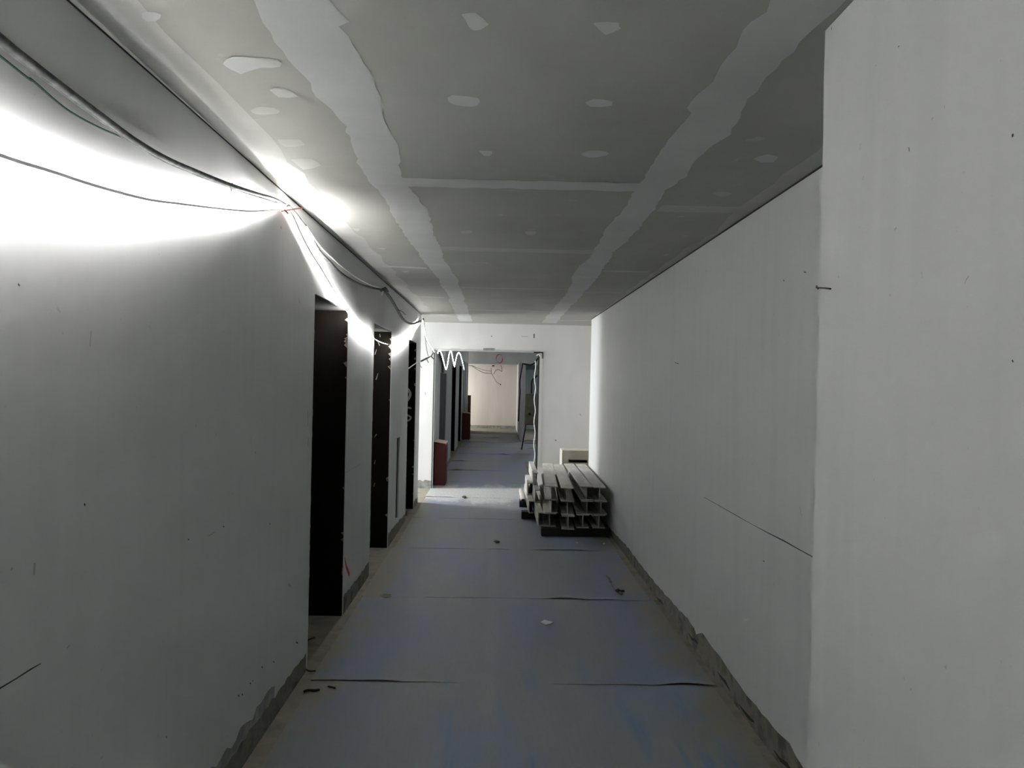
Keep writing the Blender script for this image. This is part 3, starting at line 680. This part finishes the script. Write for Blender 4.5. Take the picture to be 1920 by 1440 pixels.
for r in range(3):
    prev = -9
    for c_ in range(4):
        x, y, xb, yb = fx[r][c_]
        y0 = YS+.05+stagger.get((r, c_), 0)
        f = at(x, y, 1, y0); zz = zr[r]
        bk = at(xb, yb, 1, y0+2.15)
        fx_, bx_ = f.x, bk.x
        # keep neighbours apart
        if fx_-prev_f < .131 if c_ else False: fx_ = prev_f+.131
        if bx_-prev_b < .131 if c_ else False: bx_ = prev_b+.131
        if c_ == 3: bx_ = min(bx_, XR-.09); fx_ = min(fx_, XR-.09)
        prev_f, prev_b = fx_, bx_; prev = fx_
        fl = ['broad upper flange bare', 'between two layers', 'on dark timber'][r]
        if c_ == 2: bx_ = min(bx_, XR-.09-.132)
        hbeam((fx_, y0, zz), (bx_, y0+2.15, zz), .127, HB, 'grey steel girder, %s in the %s, %s' % (cols[c_], rown[r], fl), 'steel girders stacked by the right wall')
# channels on the outer left of the stack
def channel(x, y0, y1, z, wid, h, label):
    t = .008; prof = [(0,0),(wid,0),(wid,t),(t,t),(t,h-t),(wid,h-t),(wid,h),(0,h)]
    vs = [(px_, 0, pz) for px_, pz in prof]+[(px_, y1-y0, pz) for px_, pz in prof]; n = 8
    me = MB(); me.add(vs, [(i+n, (i+1) % n+n, (i+1) % n, i) for i in range(n)]+[(0,1,2,3),(3,4,7,0),(4,5,6,7),(11,10,9,8),(8,15,12,11),(15,14,13,12)], 'steel')
    o = me.build('steel_channel', label=label, cat='steel channel', group='steel channels on the left flank of the stack'); o.location = (x, y0, z); return o
xa = at(1013, 900, 1, 8.6).x
left_x = min(at(1018, 975, 1, 7.6).x, .50)
base_x = at(1034,911,1,YS+.05).x-.0635
ch = [(base_x-.062, 7.62, 9.5, zr[2], 'bottom'), (base_x-.064, 8.25, 9.7, zr[1], 'middle'), (base_x-.066, 8.65, 9.9, zr[0], 'top')]
for x, y0, y1, z, nm in ch: channel(x, y0, y1, z, .055, HB, 'pale steel channel, %s of the inner column on the left flank of the stack' % nm)
ch = [(base_x-.125, 8.35, 9.8, zr[2], 'bottom'), (base_x-.123, 8.8, 9.6, zr[1], 'top')]
for x, y0, y1, z, nm in ch: channel(x, y0, y1, z, .055, HB, 'pale steel channel, %s of the outer column on the left flank of the stack' % nm)
xp_ = at(991, 933, 1, 9.1)
b = MB(); px_ = base_x-.165; b.tube([(px_, 9.0, .12), (px_, 9.9, .12)], .028, 'steel', 16, cap=False); b.tube([(px_, 9.9, .12), (px_, 9.001, .12)], .023, 'gap', 16, cap=True)
b.build('steel_pipe', smooth=False, label='short round steel pipe with a black open end, outermost left of the stack', cat='pipe')
for y0, nm in ((7.52, 'front'), (8.45, 'middle'), (9.25, 'rear')):
    b = MB(); b.box(base_x-(.03 if y0 < 7.6 else .20), XR-.03, y0, y0+.12, 0, ZB-.001, 'timber')
    b.build('timber_bearer', label='dark timber sleeper carrying the %s of the girder stack' % nm, cat='timber', group='timber sleepers under the girders', bevel=.004)

# ---- beige crate behind the stack
a = at(1054, 846, 1, 9.98); c = at(1105, 846, 1, 9.98); zt = a.z
b = MB(); x0, x1 = a.x, c.x; y0 = 9.98; y1 = 10.35; t = .015
s0 = at(1066, 862, 1, 9.98); s1 = at(1101, 868, 1, 9.98)
b.box(x0, x1, y0, y0+t, 0, s1.z, 'card'); b.box(x0, x1, y0, y0+t, s0.z, zt, 'card'); b.box(x0, s0.x, y0, y0+t, s1.z, s0.z, 'card'); b.box(s1.x, x1, y0, y0+t, s1.z, s0.z, 'card')
b.box(x0, x0+t, y0+t, y1, 0, zt, 'card'); b.box(x1-t, x1, y0+t, y1, 0, zt, 'card'); b.box(x0, x1, y1-t, y1, 0, zt, 'card'); b.box(x0, x1, y0, y1, zt, zt+.012, 'card')
b.build('crate', label='beige board crate with a hand slot, standing behind the girder stack', cat='crate', bevel=.002)

# ================================================================ SMALL DEBRIS ON THE FLOOR
ZS = .0045
def flake(pxs, name, m, label, cat, lift=.004, group=None):
    P = [onF(x, y, ZS) for x, y in pxs]; cc = sum(P, Vector())/len(P)
    top = [p+Vector((0, 0, lift*(.3+.7*((i*37) % 5)/4)+.0012)) for i, p in enumerate(P)]; n = len(P)
    me = MB(); bot = [p+Vector((0, 0, .0002)) for p in P]
    me.add(top+[cc+Vector((0, 0, lift+.0015))]+bot, [(i, (i+1) % n, n) for i in range(n)]+[(n+1+i, n+1+(i+1) % n, (i+1) % n, i) for i in range(n)]+[[n+1+i for i in range(n)][::-1]], m)
    return me.build(name, label=label, cat=cat, group=group, loc=cc)
flake([(1013,1167),(1021,1163),(1029,1166),(1038,1167),(1031,1171),(1024,1172)], 'paper_scrap', 'paper', 'small white paper scrap on the floor sheets, right of centre', 'paper')
def twig(pts, r, name, m, label, cat, group=None):
    P = spline([onF(x, y, ZS+h) for x, y, h in pts], 4); me = MB(); me.tube(P, r, m, 6); return me.build(name, smooth=True, label=label, cat=cat, group=group, loc=P[0])
g = 'dark offcuts scattered on the floor'
twig([(569,1297,.003),(577,1294,.008),(590,1294,.006),(599,1293,.004)], .006, 'tape_scrap', 'black', 'black tape scrap on the floor, nearest the left wall at lower left', 'scrap', g)
twig([(615,1287,.003),(622,1288,.006),(629,1290,.004)], .004, 'tape_scrap', 'black', 'short slanting black scrap just right of the longer black tape', 'scrap', g)
twig([(574,1255,.004),(579,1258,.006),(592,1258,.003)], .004, 'tape_scrap', 'black', 'bent black scrap at the wall foot just past the black tape', 'scrap', g)
twig([(575,1202,.003),(580,1199,.01),(590,1195,.004)], .005, 'tape_scrap', 'black', 'black scrap lying at the threshold of the first dark doorway', 'scrap', g)
flake([(713,1116),(720,1114),(733,1115),(734,1119),(724,1121),(715,1120)], 'leaf_scrap', 'raw', 'flat dark grey scrap on the left of the floor, level with the twig', 'scrap', .003, g)
flake([(926,1015),(931,1014),(937,1017),(931,1018)], 'leaf_scrap', 'black', 'small dark curled scrap in mid floor ahead of the girder stack', 'scrap', .012, g)
flake([(866,932),(870,931),(874,933),(871,935)], 'leaf_scrap', 'black', 'small dark chip on the daylit floor patch', 'scrap', .02, g)
twig([(610,1274,.0),(630,1273,.001),(650,1275,.0)], .003, 'tape_scrap', 'raw', 'faint grey scrap lying above the black tape scraps', 'scrap', g)
for x, y, q in ((612,1159,'black chip beside the first doorway far jamb'), (1112,1175+6,'dark speck to the right of the white paper scrap')): pass
b = MB(); h = lambda x, y, z: onF(x, y, ZS+z)
b.tube([h(1137,1079,.004), h(1143,1086,.012), h(1148,1098,.008), h(1153,1106,.006), h(1158,1108,.01)], [.004, .012, .006, .005, .006], 'raw', 6)
b.tube([h(1158,1108,.01), h(1160,1106,.03), h(1159.5,1105,.045)], .006, 'black', 6); b.tube([h(1156,1107,.008), h(1163,1109,.008), h(1170,1108,.006)], [.012, .014, .008], 'black', 6)
b.tube([h(1162,1111,.006), h(1166,1114,.006)], .010, 'raw', 6)
b.build('withered_twig', label='dark knotted twig on the right of the floor, in front of the girder stack', cat='twig')
for x, y, lab in ((1082,1018.5,'left of the two pale chips in front of the girder stack'), (1132,1020,'right of the two pale chips in front of the girder stack')):
    flake([(x-2, y), (x, y-1.2), (x+2.2, y), (x, y+1.2)], 'plaster_chip', 'paper', 'tiny white plaster chip, '+lab, 'chip', .006, 'white plaster chips on the floor')
for x, y, lab in ((1303,1198,'dark dirt crumb at the foot of the right wall beside the ragged cement notch'),):
    flake([(x-3, y), (x, y-5), (x+3, y-2), (x+2, y+5)], 'dirt_crumb', 'black', lab, 'dirt', .01)
